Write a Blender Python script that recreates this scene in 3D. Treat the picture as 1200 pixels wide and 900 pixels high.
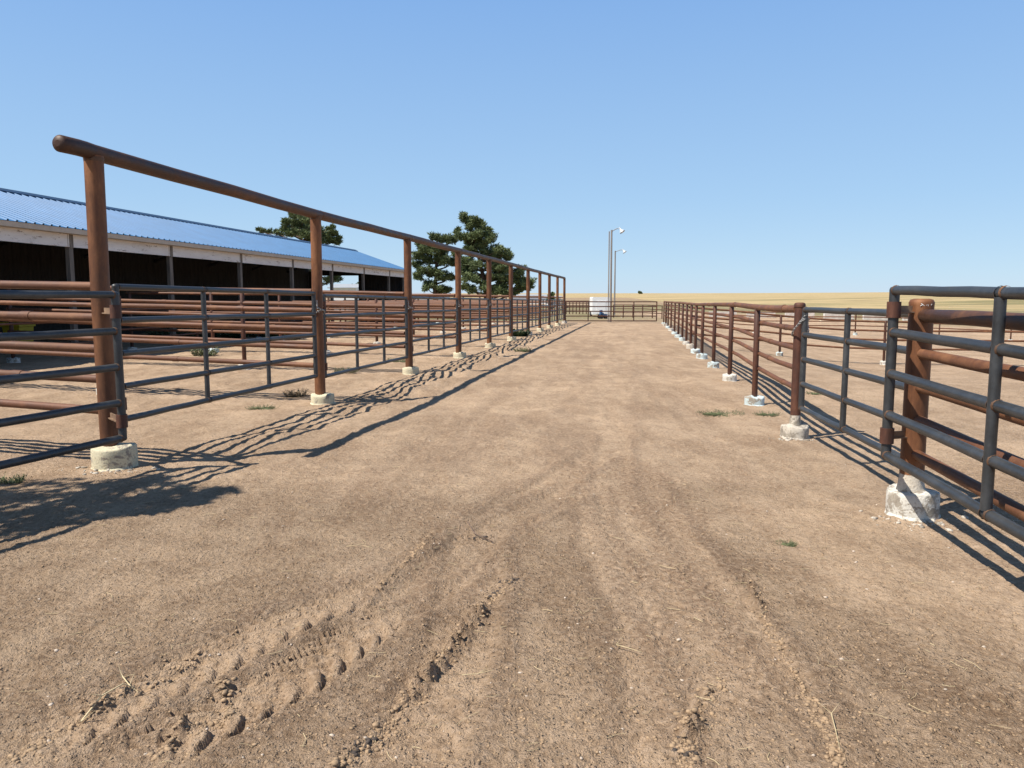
import bpy, bmesh, math, random
import numpy as np
from mathutils import Vector, Matrix
R = math.radians
random.seed(7)
sc = bpy.context.scene
for o in list(bpy.data.objects): bpy.data.objects.remove(o)

# ------------------------------------------------------------------ camera
H = 1.62; PITCH = math.atan(100/900.0)
cam = bpy.data.objects.new('camera', bpy.data.cameras.new('camera'))
cam.data.sensor_width = 36; cam.data.lens = 27.0
cam.data.clip_start = .05; cam.data.clip_end = 20000
cam.location = (0, 0, H); cam.rotation_euler = (math.pi/2 - PITCH, 0, 0)
sc.collection.objects.link(cam); sc.camera = cam
# ------------------------------------------------------------------ light
SUNV = Vector((-1.87, -.90, 3.0)).normalized()
elev = math.asin(SUNV.z); azim = math.atan2(SUNV.x, SUNV.y)
w = bpy.data.worlds.new('World'); sc.world = w; w.use_nodes = True
nt = w.node_tree; bgn = nt.nodes['Background']
sky = nt.nodes.new('ShaderNodeTexSky'); sky.sky_type = 'NISHITA'; sky.sun_disc = False
sky.sun_elevation = elev; sky.sun_rotation = azim
sky.altitude = 800; sky.air_density = 1.0; sky.dust_density = 0.0; sky.ozone_density = 3.0
# hazy late-summer sky: Nishita blended with the pale-to-blue gradient of the photograph's sky
tc = nt.nodes.new('ShaderNodeTexCoord'); sp = nt.nodes.new('ShaderNodeSeparateXYZ'); cr_ = nt.nodes.new('ShaderNodeValToRGB')
nt.links.new(tc.outputs['Generated'], sp.inputs[0]); nt.links.new(sp.outputs[2], cr_.inputs[0])
for p_, c_ in ((.03, (.43, .61, .79)), (.12, (.35, .55, .79)), (.36, (.215, .41, .76)), (.55, (.11, .21, .42))): 
    e_ = cr_.color_ramp.elements.new(p_); e_.color = (*[q_*10.0 for q_ in c_], 1)
cr_.color_ramp.elements[0].color = (4.5, 6.0, 7.8, 1); cr_.color_ramp.elements[-1].color = (.55, 1.0, 1.9, 1)
mx_ = nt.nodes.new('ShaderNodeMix'); mx_.data_type = 'RGBA'; mx_.inputs[0].default_value = .82
nt.links.new(sky.outputs[0], mx_.inputs[6]); nt.links.new(cr_.outputs[0], mx_.inputs[7])
nt.links.new(mx_.outputs[2], bgn.inputs[0]); bgn.inputs[1].default_value = .084
sun = bpy.data.objects.new('sun', bpy.data.lights.new('sun', 'SUN'))
sun.data.energy = 5.0; sun.data.angle = R(.53); sun.data.color = (1, .93, .83)
sun.rotation_euler = SUNV.to_track_quat('Z', 'Y').to_euler(); sc.collection.objects.link(sun)
sc.view_settings.view_transform = 'Standard'; sc.view_settings.look = 'None'
sc.view_settings.exposure = 0.48; sc.view_settings.gamma = 1.0

# ------------------------------------------------------------------ survey: pixel of the 1200x900 photo -> place
CT, ST = math.cos(PITCH), math.sin(PITCH)
def sm(a, b, t):
    t = np.clip((t-a)/(b-a), 0, 1); return t*t*(3-2*t)
def base_z(x, y):
    """large-scale lie of the land"""
    d = np.sqrt(x*x+y*y)
    z = -.06*sm(8, 13, y) - .07*sm(1.5, 3, x)*(1-sm(10, 16, y)) - .03*sm(20, 60, y)
    far = np.clip(d-110, 0, None)
    u = x*.9873-y*.159
    z = z - (.75*sm(0, 9, u)+.45*sm(14, 28, u))*sm(13, 26, y)*(1-sm(66, 104, y))   # right pens fall away
    z = z + 17.5*sm(0, 2600, far) + 1.1*sm(60, 420, far)
    # gentle swell on the right
    z = z + 3.2*sm(95, 420, d)*sm(.25, .7, x/np.maximum(d, 1))
    return z
def gz(x, y): return float(base_z(np.float64(x), np.float64(y)))
def gp(px, py, h=None):
    u, v = px-600, py-450
    Y = CT*900-v*ST; Z = -(ST*900+v*CT)
    hh = H if h is None else h
    for _ in range(5):
        t = hh/(-Z); x, y = u*t, Y*t
        if h is None: hh = H-gz(x, y)
    return x, y
def at(px, py, Y):
    """point at forward distance Y seen in that pixel"""
    u, v = px-600, py-450
    dy = CT*900-v*ST; t = Y/dy
    return Vector((u*t, Y, H-(ST*900+v*CT)*t))

SL = .161; AL = math.atan(SL)                 # alley direction
AV = Vector((math.sin(AL), math.cos(AL), 0)); AU = Vector((math.cos(AL), -math.sin(AL), 0))
def ln(X0, Y): return X0+SL*Y, Y

# ------------------------------------------------------------------ materials
def mat(name):
    m = bpy.data.materials.new(name); m.use_nodes = True
    return m, m.node_tree, m.node_tree.nodes['Principled BSDF']
def N(t, k, **kw):
    n = t.nodes.new(k)
    for a, b in kw.items():
        if a in n.inputs: n.inputs[a].default_value = b
        else: setattr(n, a, b)
    return n
def noise(t, vec, scale, detail=5, rough=.6, dist=0):
    n = N(t, 'ShaderNodeTexNoise'); n.inputs['Scale'].default_value = scale
    n.inputs['Detail'].default_value = detail; n.inputs['Roughness'].default_value = rough
    n.inputs['Distortion'].default_value = dist
    if vec is not None: t.links.new(vec, n.inputs['Vector'])
    return n.outputs['Fac']
def ramp(t, fac, stops):
    n = N(t, 'ShaderNodeValToRGB'); cr = n.color_ramp
    while len(cr.elements) < len(stops): cr.elements.new(.5)
    for e, (p, c) in zip(cr.elements, stops):
        e.position = p; e.color = (c, c, c, 1) if isinstance(c, (int, float)) else (*c, 1)
    t.links.new(fac, n.inputs['Fac']); return n.outputs['Color']
def mix(t, fac, a, b, mode='MIX'):
    n = N(t, 'ShaderNodeMix', data_type='RGBA', blend_type=mode)
    for i, v in ((0, fac), (6, a), (7, b)):
        if isinstance(v, bpy.types.NodeSocket): t.links.new(v, n.inputs[i])
        elif i == 0: n.inputs[0].default_value = v
        else: n.inputs[i].default_value = (*v, 1)
    return n.outputs[2]
def math_(t, op, a, b=0.0, c=None):
    n = N(t, 'ShaderNodeMath', operation=op)
    for i, v in enumerate((a, b) if c is None else (a, b, c)):
        if isinstance(v, bpy.types.NodeSocket): t.links.new(v, n.inputs[i])
        else: n.inputs[i].default_value = v
    return n.outputs[0]
def bump(t, b, h, strength=.3, dist=.01):
    n = N(t, 'ShaderNodeBump'); n.inputs['Strength'].default_value = strength; n.inputs['Distance'].default_value = dist
    t.links.new(h, n.inputs['Height']); t.links.new(n.outputs[0], b.inputs['Normal'])
def objvec(t, stretch=(1, 1, 1)):
    tc = N(t, 'ShaderNodeTexCoord'); oi = N(t, 'ShaderNodeObjectInfo')
    sc_ = N(t, 'ShaderNodeVectorMath', operation='MULTIPLY'); sc_.inputs[1].default_value = stretch
    t.links.new(tc.outputs['Object'], sc_.inputs[0])
    off = N(t, 'ShaderNodeVectorMath', operation='ADD')
    k = N(t, 'ShaderNodeMath', operation='MULTIPLY'); k.inputs[1].default_value = 57.0
    t.links.new(oi.outputs['Random'], k.inputs[0])
    t.links.new(sc_.outputs[0], off.inputs[0]); t.links.new(k.outputs[0], off.inputs[1])
    return off.outputs[0]
def metal(name, c0, c1, c2, scale=6, metallic=.25, r0=.5, r1=.8, stretch=(1, 1, 1), specks=.0, speck_col=(.5, .45, .38), bmp=.25):
    m, t, b = mat(name); v = objvec(t, stretch)
    n1 = noise(t, v, scale, 7, .68); n2 = noise(t, v, scale*9, 4, .6); n3 = noise(t, v, scale*.25, 3, .5)
    col = ramp(t, n1, [(.28, c0), (.5, c1), (.72, c2)])
    col = mix(t, ramp(t, n3, [(.4, 0), (.65, .55)]), col, c0)
    col = mix(t, ramp(t, n2, [(.55, 0), (.8, .35)]), col, c2)
    if specks:
        n4 = noise(t, v, scale*3.3, 6, .75)
        col = mix(t, ramp(t, n4, [(.66, 0), (.74, specks)]), col, speck_col)
    t.links.new(col, b.inputs['Base Color']); b.inputs['Metallic'].default_value = metallic
    t.links.new(ramp(t, n1, [(.3, r0), (.7, r1)]), b.inputs['Roughness'])
    bump(t, b, n2, bmp, .004)
    return m
M = {}
M['rust'] = metal('rusted_pipe', (.06, .025, .013), (.16, .062, .023), (.33, .145, .06), 5, .12, .5, .75, (1, 1, .35))
M['rust_beam'] = metal('brown_weathered_pipe', (.035, .018, .013), (.075, .032, .018), (.19, .085, .04), 4, .15, .42, .7, specks=.25, speck_col=(.35, .27, .2))
M['rust_rail'] = metal('sunbleached_rust_rail', (.075, .032, .018), (.15, .062, .031), (.27, .135, .07), 3, .1, .5, .8, (1, 1, 1), .35, (.48, .4, .32))
M['rust_orange'] = metal('orange_rust_rail', (.085, .034, .017), (.165, .067, .029), (.30, .14, .062), 4, .1, .5, .8)
M['rust_dark'] = metal('dark_rust_post', (.042, .02, .014), (.088, .034, .021), (.19, .075, .04), 7, .12, .5, .8, (1, 1, .4))
M['steel'] = metal('bare_grey_steel_pipe', (.042, .043, .044), (.072, .078, .083), (.125, .13, .135), 3.5, .55, .34, .58, (1, 1, 1), .65, (.21, .105, .05))
M['weld'] = metal('rusty_weld', (.055, .035, .025), (.11, .06, .035), (.24, .12, .055), 30, .2, .5, .8)
M['hinge_plate'] = metal('pale_rusty_bracket', (.12, .07, .045), (.26, .17, .11), (.38, .27, .18), 12, .2, .5, .8)
M['chain'] = metal('galvanised_chain', (.25, .25, .25), (.42, .42, .41), (.6, .6, .58), 20, .7, .35, .5)
def concrete(name, paint, amt):
    m, t, b = mat(name); v = objvec(t)
    n1 = noise(t, v, 9, 7, .7); n2 = noise(t, v, 60, 4, .6)
    c = ramp(t, n1, [(.3, (.18, .155, .125)), (.6, (.36, .32, .26))])
    c = mix(t, ramp(t, noise(t, v, 6, 8, .7, .4), [(.52-amt*.25, 1.0), (.60-amt*.2, 0.0)]), paint, c) if False else mix(t, ramp(t, noise(t, v, 6, 8, .7, .4), [(.50-amt*.12, 0.0), (.54-amt*.12, .9)]), c, paint)
    c = mix(t, ramp(t, n2, [(.52, 0), (.72, .6)]), c, (.25, .19, .13))
    geo = N(t, 'ShaderNodeNewGeometry')
    t.links.new(c, b.inputs['Base Color']); b.inputs['Roughness'].default_value = .9
    bump(t, b, math_(t, 'ADD', n1, n2), .6, .012); return m
M['conc_cream'] = concrete('cream_painted_concrete', (.62, .57, .40), .75)
M['conc_white'] = concrete('white_painted_concrete', (.62, .60, .54), .5)
M['conc_blue'] = concrete('pale_blue_painted_concrete', (.55, .66, .67), .5)
M['conc_grey'] = concrete('weathered_concrete', (.55, .50, .42), .3)
def simple(name, c, rough=.7, metallic=0, var=.25, scale=8, b_=.2, stretch=(1, 1, 1)):
    m, t, b = mat(name); v = objvec(t, stretch); n1 = noise(t, v, scale, 6, .65)
    lo = tuple(x*(1-var) for x in c); hi = tuple(min(1, x*(1+var)) for x in c)
    t.links.new(ramp(t, n1, [(.3, lo), (.7, hi)]), b.inputs['Base Color'])
    b.inputs['Roughness'].default_value = rough; b.inputs['Metallic'].default_value = metallic
    if b_: bump(t, b, n1, b_, .01)
    return m
M['roof'] = simple('blue_painted_steel_roof', (.04, .17, .36), .55, .0, .12, 1.5, .03)
M['roof_trim'] = simple('dark_blue_ridge_cap', (.03, .07, .14), .5, .1, .2, 4, .05)
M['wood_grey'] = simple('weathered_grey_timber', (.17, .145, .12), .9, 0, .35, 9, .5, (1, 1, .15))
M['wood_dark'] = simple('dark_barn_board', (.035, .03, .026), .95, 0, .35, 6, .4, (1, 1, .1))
M['soffit'] = simple('tan_painted_eave_board', (.50, .42, .33), .8, 0, .12, 4, .1)
def peeled():
    m, t, b = mat('peeling_white_paint'); v = objvec(t, (1, .25, 1))
    c = ramp(t, noise(t, v, 5, 3), [(.3, (.66, .63, .6)), (.7, (.78, .76, .73))])
    c = mix(t, ramp(t, noise(t, v, 9, 9, .8), [(.575, 0), (.60, .85)]), c, (.22, .17, .13))
    t.links.new(c, b.inputs['Base Color']); b.inputs['Roughness'].default_value = .85; return m
M['header'] = peeled()
M['bark'] = simple('pine_bark', (.10, .065, .045), .95, 0, .4, 9, .6, (1, 1, .3))
M['white'] = simple('white_painted_metal', (.80, .80, .79), .5, 0, .04, 3, .02)
M['off'] = simple('dull_white_bunk_concrete', (.62, .58, .53), .85, 0, .25, 2, .2)
M['blue'] = simple('blue_machine_paint', (.03, .09, .2), .5, 0, .2, 5, .05)
M['black'] = simple('black_rubber', (.02, .02, .02), .8, 0, .2, 8, .1)
M['yellow'] = simple('yellow_poly', (.42, .32, .015), .55, 0, .12, 3, .05)
M['greyroof'] = simple('grey_roofing', (.34, .36, .38), .6, 0, .15, 2, .05)
M['lampwhite'] = simple('white_enamel_reflector', (.5, .56, .62), .35, .1, .05, 5, .02)
M['polewood'] = simple('weathered_light_pole', (.27, .25, .23), .8, .1, .2, 5, .2, (1, 1, .1))
M['stone'] = simple('pale_pebble', (.48, .40, .32), .85, 0, .35, 20, .2)
M['clod'] = simple('dry_dirt_clod', (.33, .23, .14), .95, 0, .35, 30, .5)
M['darkclod'] = simple('dark_manure_clod', (.07, .055, .045), .95, 0, .4, 30, .5)
M['straw'] = simple('straw', (.52, .42, .25), .8, 0, .3, 10, 0)
M['twig'] = simple('dead_twig', (.16, .11, .08), .9, 0, .3, 20, .3)
def leaf(name, c, var=.45):
    m, t, b = mat(name); v = objvec(t); n1 = noise(t, v, 2.2, 5, .7)
    t.links.new(ramp(t, n1, [(.3, tuple(x*(1-var) for x in c)), (.7, tuple(x*(1+var) for x in c))]), b.inputs['Base Color'])
    b.inputs['Roughness'].default_value = .65; b.inputs['Specular IOR Level'].default_value = .2
    return m
M['needle'] = leaf('pine_needles', (.11, .14, .058))
M['needle2'] = leaf('pale_pine_needles', (.15, .185, .085))
M['weed'] = leaf('grey_green_weed', (.13, .15, .075), .3)
M['weeddk'] = leaf('dark_green_weed', (.05, .085, .04), .3)
M['dryweed'] = leaf('dry_brown_weed', (.2, .15, .09), .3)
M['treeleaf'] = leaf('broad_tree_leaves', (.06, .1, .03))

def ground_mat():
    m, t, b = mat('dirt_and_fields')
    geo = N(t, 'ShaderNodeNewGeometry'); P = geo.outputs['Position']
    sep = N(t, 'ShaderNodeSeparateXYZ'); t.links.new(P, sep.inputs[0]); X, Y = sep.outputs[0], sep.outputs[1]
    at_ = N(t, 'ShaderNodeAttribute'); at_.attribute_name = 'pack'; pack = at_.outputs['Fac']
    af = N(t, 'ShaderNodeAttribute'); af.attribute_name = 'loose'; loose = af.outputs['Fac']
    nb = noise(t, P, .55, 6, .62); nm = noise(t, P, 3.2, 6, .65); nf = noise(t, P, 28, 5, .7); ng = noise(t, P, 110, 3, .7)
    # stretched streaks running along the alley
    mp = N(t, 'ShaderNodeMapping'); mp.inputs['Rotation'].default_value = (0, 0, AL); mp.inputs['Scale'].default_value = (2.6, .5, 1)
    t.links.new(P, mp.inputs[0]); ns = noise(t, mp.outputs[0], 1.0, 6, .6)
    c = ramp(t, nb, [(.36, (.285, .19, .118)), (.5, (.375, .262, .168)), (.62, (.53, .38, .25))])
    c = mix(t, ramp(t, ns, [(.46, 0), (.56, .65)]), c, (.50, .365, .245))
    c = mix(t, ramp(t, nm, [(.45, 0), (.64, .6)]), c, (.27, .178, .11))
    c = mix(t, math_(t, 'MULTIPLY', pack, .22), c, (.50, .365, .245))
    c = mix(t, math_(t, 'MULTIPLY', loose, .6), c, (.22, .145, .095))
    c = mix(t, ramp(t, nf, [(.46, .0), (.66, .55)]), c, (.60, .45, .32))
    c = mix(t, ramp(t, nf, [(.30, .7), (.44, .0)]), c, (.17, .108, .065))
    vor = N(t, 'ShaderNodeTexVoronoi'); vor.inputs['Scale'].default_value = 62; t.links.new(P, vor.inputs['Vector'])
    vs = N(t, 'ShaderNodeSeparateColor'); t.links.new(vor.outputs['Color'], vs.inputs[0])
    grav = math_(t, 'MULTIPLY', ramp(t, vs.outputs[0], [(.70, 0), (.74, 1)]), ramp(t, vor.outputs['Distance'], [(.25, 1), (.42, 0)]))
    c = mix(t, math_(t, 'MULTIPLY', grav, .5), c, mix(t, vs.outputs[1], (.5, .40, .30), (.2, .14, .10)))
    near = c
    # --- fields far off
    nF = noise(t, P, .012, 5, .6); nG = noise(t, P, .09, 6, .65)
    mp2 = N(t, 'ShaderNodeMapping'); mp2.inputs['Scale'].default_value = (.004, .03, 1); t.links.new(P, mp2.inputs[0]); nS = noise(t, mp2.outputs[0], 1, 5, .55)
    mp3 = N(t, 'ShaderNodeMapping'); mp3.inputs['Scale'].default_value = (.02, .09, 1); t.links.new(P, mp3.inputs[0]); nT = noise(t, mp3.outputs[0], 1, 6, .65)
    grass = ramp(t, nG, [(.3, (.16, .165, .075)), (.55, (.24, .205, .11)), (.75, (.33, .25, .16))])
    stub = ramp(t, nS, [(.3, (.26, .185, .115)), (.6, (.34, .25, .16)), (.8, (.22, .2, .10))])
    wheat = ramp(t, nS, [(.25, (.38, .29, .15)), (.5, (.50, .38, .20)), (.8, (.43, .33, .17))])
    wheat = mix(t, ramp(t, nT, [(.44, 0), (.60, .75)]), wheat, (.23, .19, .10))
    def edge(val, a, w_):
        return ramp(t, math_(t, 'DIVIDE', math_(t, 'SUBTRACT', val, a), w_), [(0, 0), (1, 1)])
    wob = math_(t, 'MULTIPLY', math_(t, 'SUBTRACT', nG, .5), 30.0)
    Yw = math_(t, 'ADD', Y, wob)
    # grass tongue begins 57 m away, nearer on the left
    gsum = math_(t, 'MULTIPLY_ADD', X, 1.1, Yw)           # Y + 1.1 X
    gate_side = math_(t, 'MULTIPLY', edge(Y, 57, 3), math_(t, 'SUBTRACT', 1.0, edge(X, 8, 8)))
    right_side = edge(gsum, 118, 14)
    g1 = math_(t, 'MAXIMUM', gate_side, right_side)
    c = mix(t, math_(t, 'MULTIPLY', g1, ramp(t, nG, [(.3, 1), (.7, .75)])), near, grass)
    c = mix(t, edge(Yw, 175, 30), c, stub)
    wsum = math_(t, 'ADD', math_(t, 'MULTIPLY', X, 16.0), math_(t, 'MULTIPLY', Yw, -1.56))
    c = mix(t, math_(t, 'MULTIPLY', edge(wsum, 430, 20), edge(Yw, 104, 6)), c, wheat)
    c = mix(t, edge(Yw, 520, 20), c, wheat)
    def band(a_, b_, k): return math_(t, 'MULTIPLY', math_(t, 'MULTIPLY', edge(Yw, a_, 12), math_(t, 'SUBTRACT', 1.0, edge(Yw, b_, 14))), ramp(t, nT, [(.36, 0), (.52, k)]))
    olive = math_(t, 'MAXIMUM', band(150, 205, .85), math_(t, 'MAXIMUM', band(104, 116, .8), band(300, 345, .6)))
    c = mix(t, math_(t, 'MULTIPLY', olive, edge(X, 14, 20)), c, (.20, .18, .085))
    c = mix(t, edge(Y, 2300, 100), c, (.30, .27, .2))
    t.links.new(c, b.inputs['Base Color']); b.inputs['Roughness'].default_value = .95
    b.inputs['Specular IOR Level'].default_value = .15
    h = math_(t, 'MULTIPLY_ADD', nf, 1.0, math_(t, 'MULTIPLY', ng, .45))
    h = math_(t, 'ADD', h, math_(t, 'MULTIPLY', grav, .6))
    amp = math_(t, 'MULTIPLY_ADD', pack, -.35, 1.0)
    fall = N(t, 'ShaderNodeCameraData')
    bn = N(t, 'ShaderNodeBump'); bn.inputs['Distance'].default_value = .05
    t.links.new(amp, bn.inputs['Strength']); t.links.new(h, bn.inputs['Height']); 
    bn2 = N(t, 'ShaderNodeBump'); bn2.inputs['Distance'].default_value = .06; bn2.inputs['Strength'].default_value = .35
    t.links.new(nm, bn2.inputs['Height']); t.links.new(bn2.outputs[0], bn.inputs['Normal'])
    t.links.new(bn.outputs[0], b.inputs['Normal'])
    t.nodes.remove(fall)
    return m
M['ground'] = ground_mat()

# ------------------------------------------------------------------ object helpers
COL = sc.collection
def empty(name, loc, rz=0, label=None, cat=None, group=None):
    o = bpy.data.objects.new(name, None); COL.objects.link(o)
    o.location = loc; o.rotation_euler = (0, 0, rz); o.empty_display_size = .1
    tag(o, label, cat, group); return o
def tag(o, label=None, cat=None, group=None, kind=None):
    if label: o['label'] = label
    if cat: o['category'] = cat
    if group: o['group'] = group
    if kind: o['kind'] = kind
    return o
class MB:
    def __init__(s): s.v = []; s.f = []; s.m = []; s.smooth = []
    def add(s, vs, fs, mi=0, sm_=False):
        b = len(s.v); s.v += [tuple(v) for v in vs]
        for f in fs: s.f.append([b+i for i in f]); s.m.append(mi); s.smooth.append(sm_)
        return s
    def tube(s, pts, r, n=14, mi=0, cap=True, dome=0):
        pts = [Vector(p) for p in pts]; rs = r if isinstance(r, (list, tuple)) else [r]*len(pts)
        if dome:   # rounded ends
            d0 = (pts[0]-pts[1]).normalized(); d1 = (pts[-1]-pts[-2]).normalized(); r0, r1 = rs[0], rs[-1]
            pts = [pts[0]+d0*r0*dome, pts[0]+d0*r0*dome*.7]+pts+[pts[-1]+d1*r1*dome*.7, pts[-1]+d1*r1*dome]
            rs = [r0*.35, r0*.8]+list(rs)+[r1*.8, r1*.35]
        up = Vector((0, 0, 1)); vs = []; prev = None
        for i, p in enumerate(pts):
            d = (pts[min(i+1, len(pts)-1)]-pts[max(i-1, 0)])
            d = d.normalized() if d.length > 1e-9 else Vector((0, 0, 1))
            a = d.cross(up)
            if a.length < .05: a = d.cross(Vector((0, 1, 0)))
            a.normalize()
            if prev is not None and a.dot(prev) < 0: a = -a
            prev = a; bb = d.cross(a)
            for k in range(n):
                t = 2*math.pi*k/n; vs.append(p+(a*math.cos(t)+bb*math.sin(t))*rs[i])
        fs = [(i*n+k, i*n+(k+1) % n, (i+1)*n+(k+1) % n, (i+1)*n+k) for i in range(len(pts)-1) for k in range(n)]
        s.add(vs, fs, mi, True)
        if cap:
            L = len(pts)-1
            s.add(vs[:n], [list(range(n))[::-1]], mi); s.add(vs[L*n:], [list(range(n))], mi)
        return s
    def box(s, c, d, mi=0, rz=0, bev=0):
        x, y, z = d[0]/2, d[1]/2, d[2]/2; ca, sa = math.cos(rz), math.sin(rz)
        P = [(-x, -y, -z), (x, -y, -z), (x, y, -z), (-x, y, -z), (-x, -y, z), (x, -y, z), (x, y, z), (-x, y, z)]
        vs = [(c[0]+p[0]*ca-p[1]*sa, c[1]+p[0]*sa+p[1]*ca, c[2]+p[2]) for p in P]
        return s.add(vs, [(3, 2, 1, 0), (4, 5, 6, 7), (0, 1, 5, 4), (1, 2, 6, 5), (2, 3, 7, 6), (3, 0, 4, 7)], mi)
    def build(s, name, mats, parent=None):
        me = bpy.data.meshes.new(name); me.from_pydata(s.v, [], s.f); me.update()
        mats = mats if isinstance(mats, (list, tuple)) else [mats]
        for m in mats: me.materials.append(M[m] if isinstance(m, str) else m)
        me.polygons.foreach_set('material_index', s.m); me.polygons.foreach_set('use_smooth', s.smooth)
        me.update()
        o = bpy.data.objects.new(name, me); COL.objects.link(o)
        if parent: o.parent = parent
        return o
def wob_line(a, b, n, amp, rng):
    a, b = Vector(a), Vector(b); out = []
    for i in range(n+1):
        t = i/n; e = math.sin(math.pi*t)**.5 if 0 < t < 1 else 0
        out.append(a.lerp(b, t)+Vector((rng.uniform(-amp, amp)*.4*e, rng.uniform(-amp, amp)*.4*e, rng.uniform(-amp, amp)*e)))
    return out
def footing(parent, x, y, z, r, h, m, rng, collar=0):
    """cast concrete block round a post foot, ragged rim; z = ground level"""
    mb = MB(); n = 34; prof = [(1.0, -.12), (1.0, .0), (.99, h*.33), (1.0, h*.6), (.985, h*.93), (.965, h*.985), (.9, h), (.5, h+.012), (0, h+.02)]
    ang = rng.uniform(0, 6); vs = []; ph = [rng.uniform(0, 6) for _ in range(4)]
    for j, (q, zz) in enumerate(prof):
        for k in range(n):
            t = 2*math.pi*k/n
            rr = r*q*(1+.025*math.sin(3*t+ph[0])+.018*math.sin(7*t+ph[1])+rng.uniform(-.006, .006))
            up = (.012*math.sin(2*t+ph[2])+rng.uniform(-.006, .005)) if j >= 4 else 0
            vs.append((x+rr*math.cos(t), y+rr*math.sin(t), z+zz+up))
    fs = [(i*n+k, i*n+(k+1) % n, (i+1)*n+(k+1) % n, (i+1)*n+k) for i in range(len(prof)-1) for k in range(n)]
    mb.add(vs, fs, 0, True)
    # spilled concrete skirt on the dirt
    vs = [(x, y, z+.02)]
    for k in range(n):
        t = 2*math.pi*k/n; rr = r*(1.22+.18*math.sin(2*t+ph[3])+rng.uniform(-.07, .07)); vs.append((x+rr*math.cos(t), y+rr*math.sin(t), z-.03))
    vs2 = [(x+r*1.0*math.cos(2*math.pi*k/n), y+r*1.0*math.sin(2*math.pi*k/n), z+.022) for k in range(n)]
    b = len(mb.v); mb.add(vs[1:]+vs2, [(k, (k+1) % n, n+(k+1) % n, n+k) for k in range(n)], 0, False)
    return mb.build('footing', m, parent)

# ------------------------------------------------------------------ ground sheet
rng = np.random.default_rng(3)
LAT = rng.random((512, 512))
def vnoise(x, y):
    xi = np.floor(x).astype(np.int64); yi = np.floor(y).astype(np.int64); fx = x-xi; fy = y-yi
    fx = fx*fx*(3-2*fx); fy = fy*fy*(3-2*fy)
    a = LAT[xi & 511, yi & 511]; b = LAT[(xi+1) & 511, yi & 511]; c = LAT[xi & 511, (yi+1) & 511]; d = LAT[(xi+1) & 511, (yi+1) & 511]
    return (a*(1-fx)+b*fx)*(1-fy)+(c*(1-fx)+d*fx)*fy
def fbm(x, y, o=4, g=.5):
    s = 0; a = 1; tot = 0
    for i in range(o): s = s+a*vnoise(x*2**i+17.3*i, y*2**i+5.1*i); tot += a; a *= g
    return s/tot-.5
def poly_dist(X, Y, pts):
    best = np.full(X.shape, 1e9); al = np.zeros(X.shape); side = np.zeros(X.shape); L = 0
    for (x0, y0), (x1, y1) in zip(pts[:-1], pts[1:]):
        dx, dy = x1-x0, y1-y0; l = math.hypot(dx, dy)
        t = np.clip(((X-x0)*dx+(Y-y0)*dy)/(l*l), 0, 1); ex = X-x0-t*dx; ey = Y-y0-t*dy
        d = np.hypot(ex, ey); k = d < best
        best = np.where(k, d, best); al = np.where(k, L+t*l, al); side = np.where(k, np.sign(dx*ey-dy*ex)*d, side); L += l
    return best, al, side, L
flat = lambda pts: [gp(a, b, H) for a, b in pts]
LUG = [  # tractor-tyre tracks, (pixels), half width, depth, lug strength
    (flat([(-60, 930), (90, 850), (200, 795), (300, 745), (400, 705), (520, 655), (590, 618)]), .17, .022, 1.0),
    (flat([(90, 935), (200, 865), (330, 800), (410, 748), (470, 708), (515, 672), (560, 628), (700, 560)]), .19, .030, 1.3),
    (flat([(440, 960), (500, 850), (545, 740), (552, 660), (560, 620), (640, 570), (720, 520)]), .19, .026, .35),
    (flat([(900, 960), (870, 860), (825, 770), (775, 690), (735, 620), (715, 560), (720, 500)]), .18, .018, .25),
    (flat([(770, 960), (770, 880), (760, 800), (745, 720), (700, 640), (690, 560)]), .12, .008, .2),
    (flat([(1010, 960), (940, 830), (880, 740), (815, 660), (775, 600), (745, 540)]), .13, .009, .3),
]
RIDGE = [  # crumbly dark lips pushed up beside the tracks
    (flat([(-20, 905), (60, 862), (130, 822), (200, 790), (235, 765)]), .035, .03),
    (flat([(400, 905), (440, 870), (465, 835), (500, 790), (535, 755), (560, 715), (600, 680)]), .05, .035),
    (flat([(440, 690), (480, 655), (505, 630)]), .03, .018),
    (flat([(808, 905), (803, 870), (818, 830), (845, 800)]), .045, .035),
    (flat([(985, 905), (975, 870), (940, 810), (905, 745), (880, 690)]), .04, .026),
    (flat([(180, 890), (215, 850), (270, 838), (260, 800)]), .03, .015),
]
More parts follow.
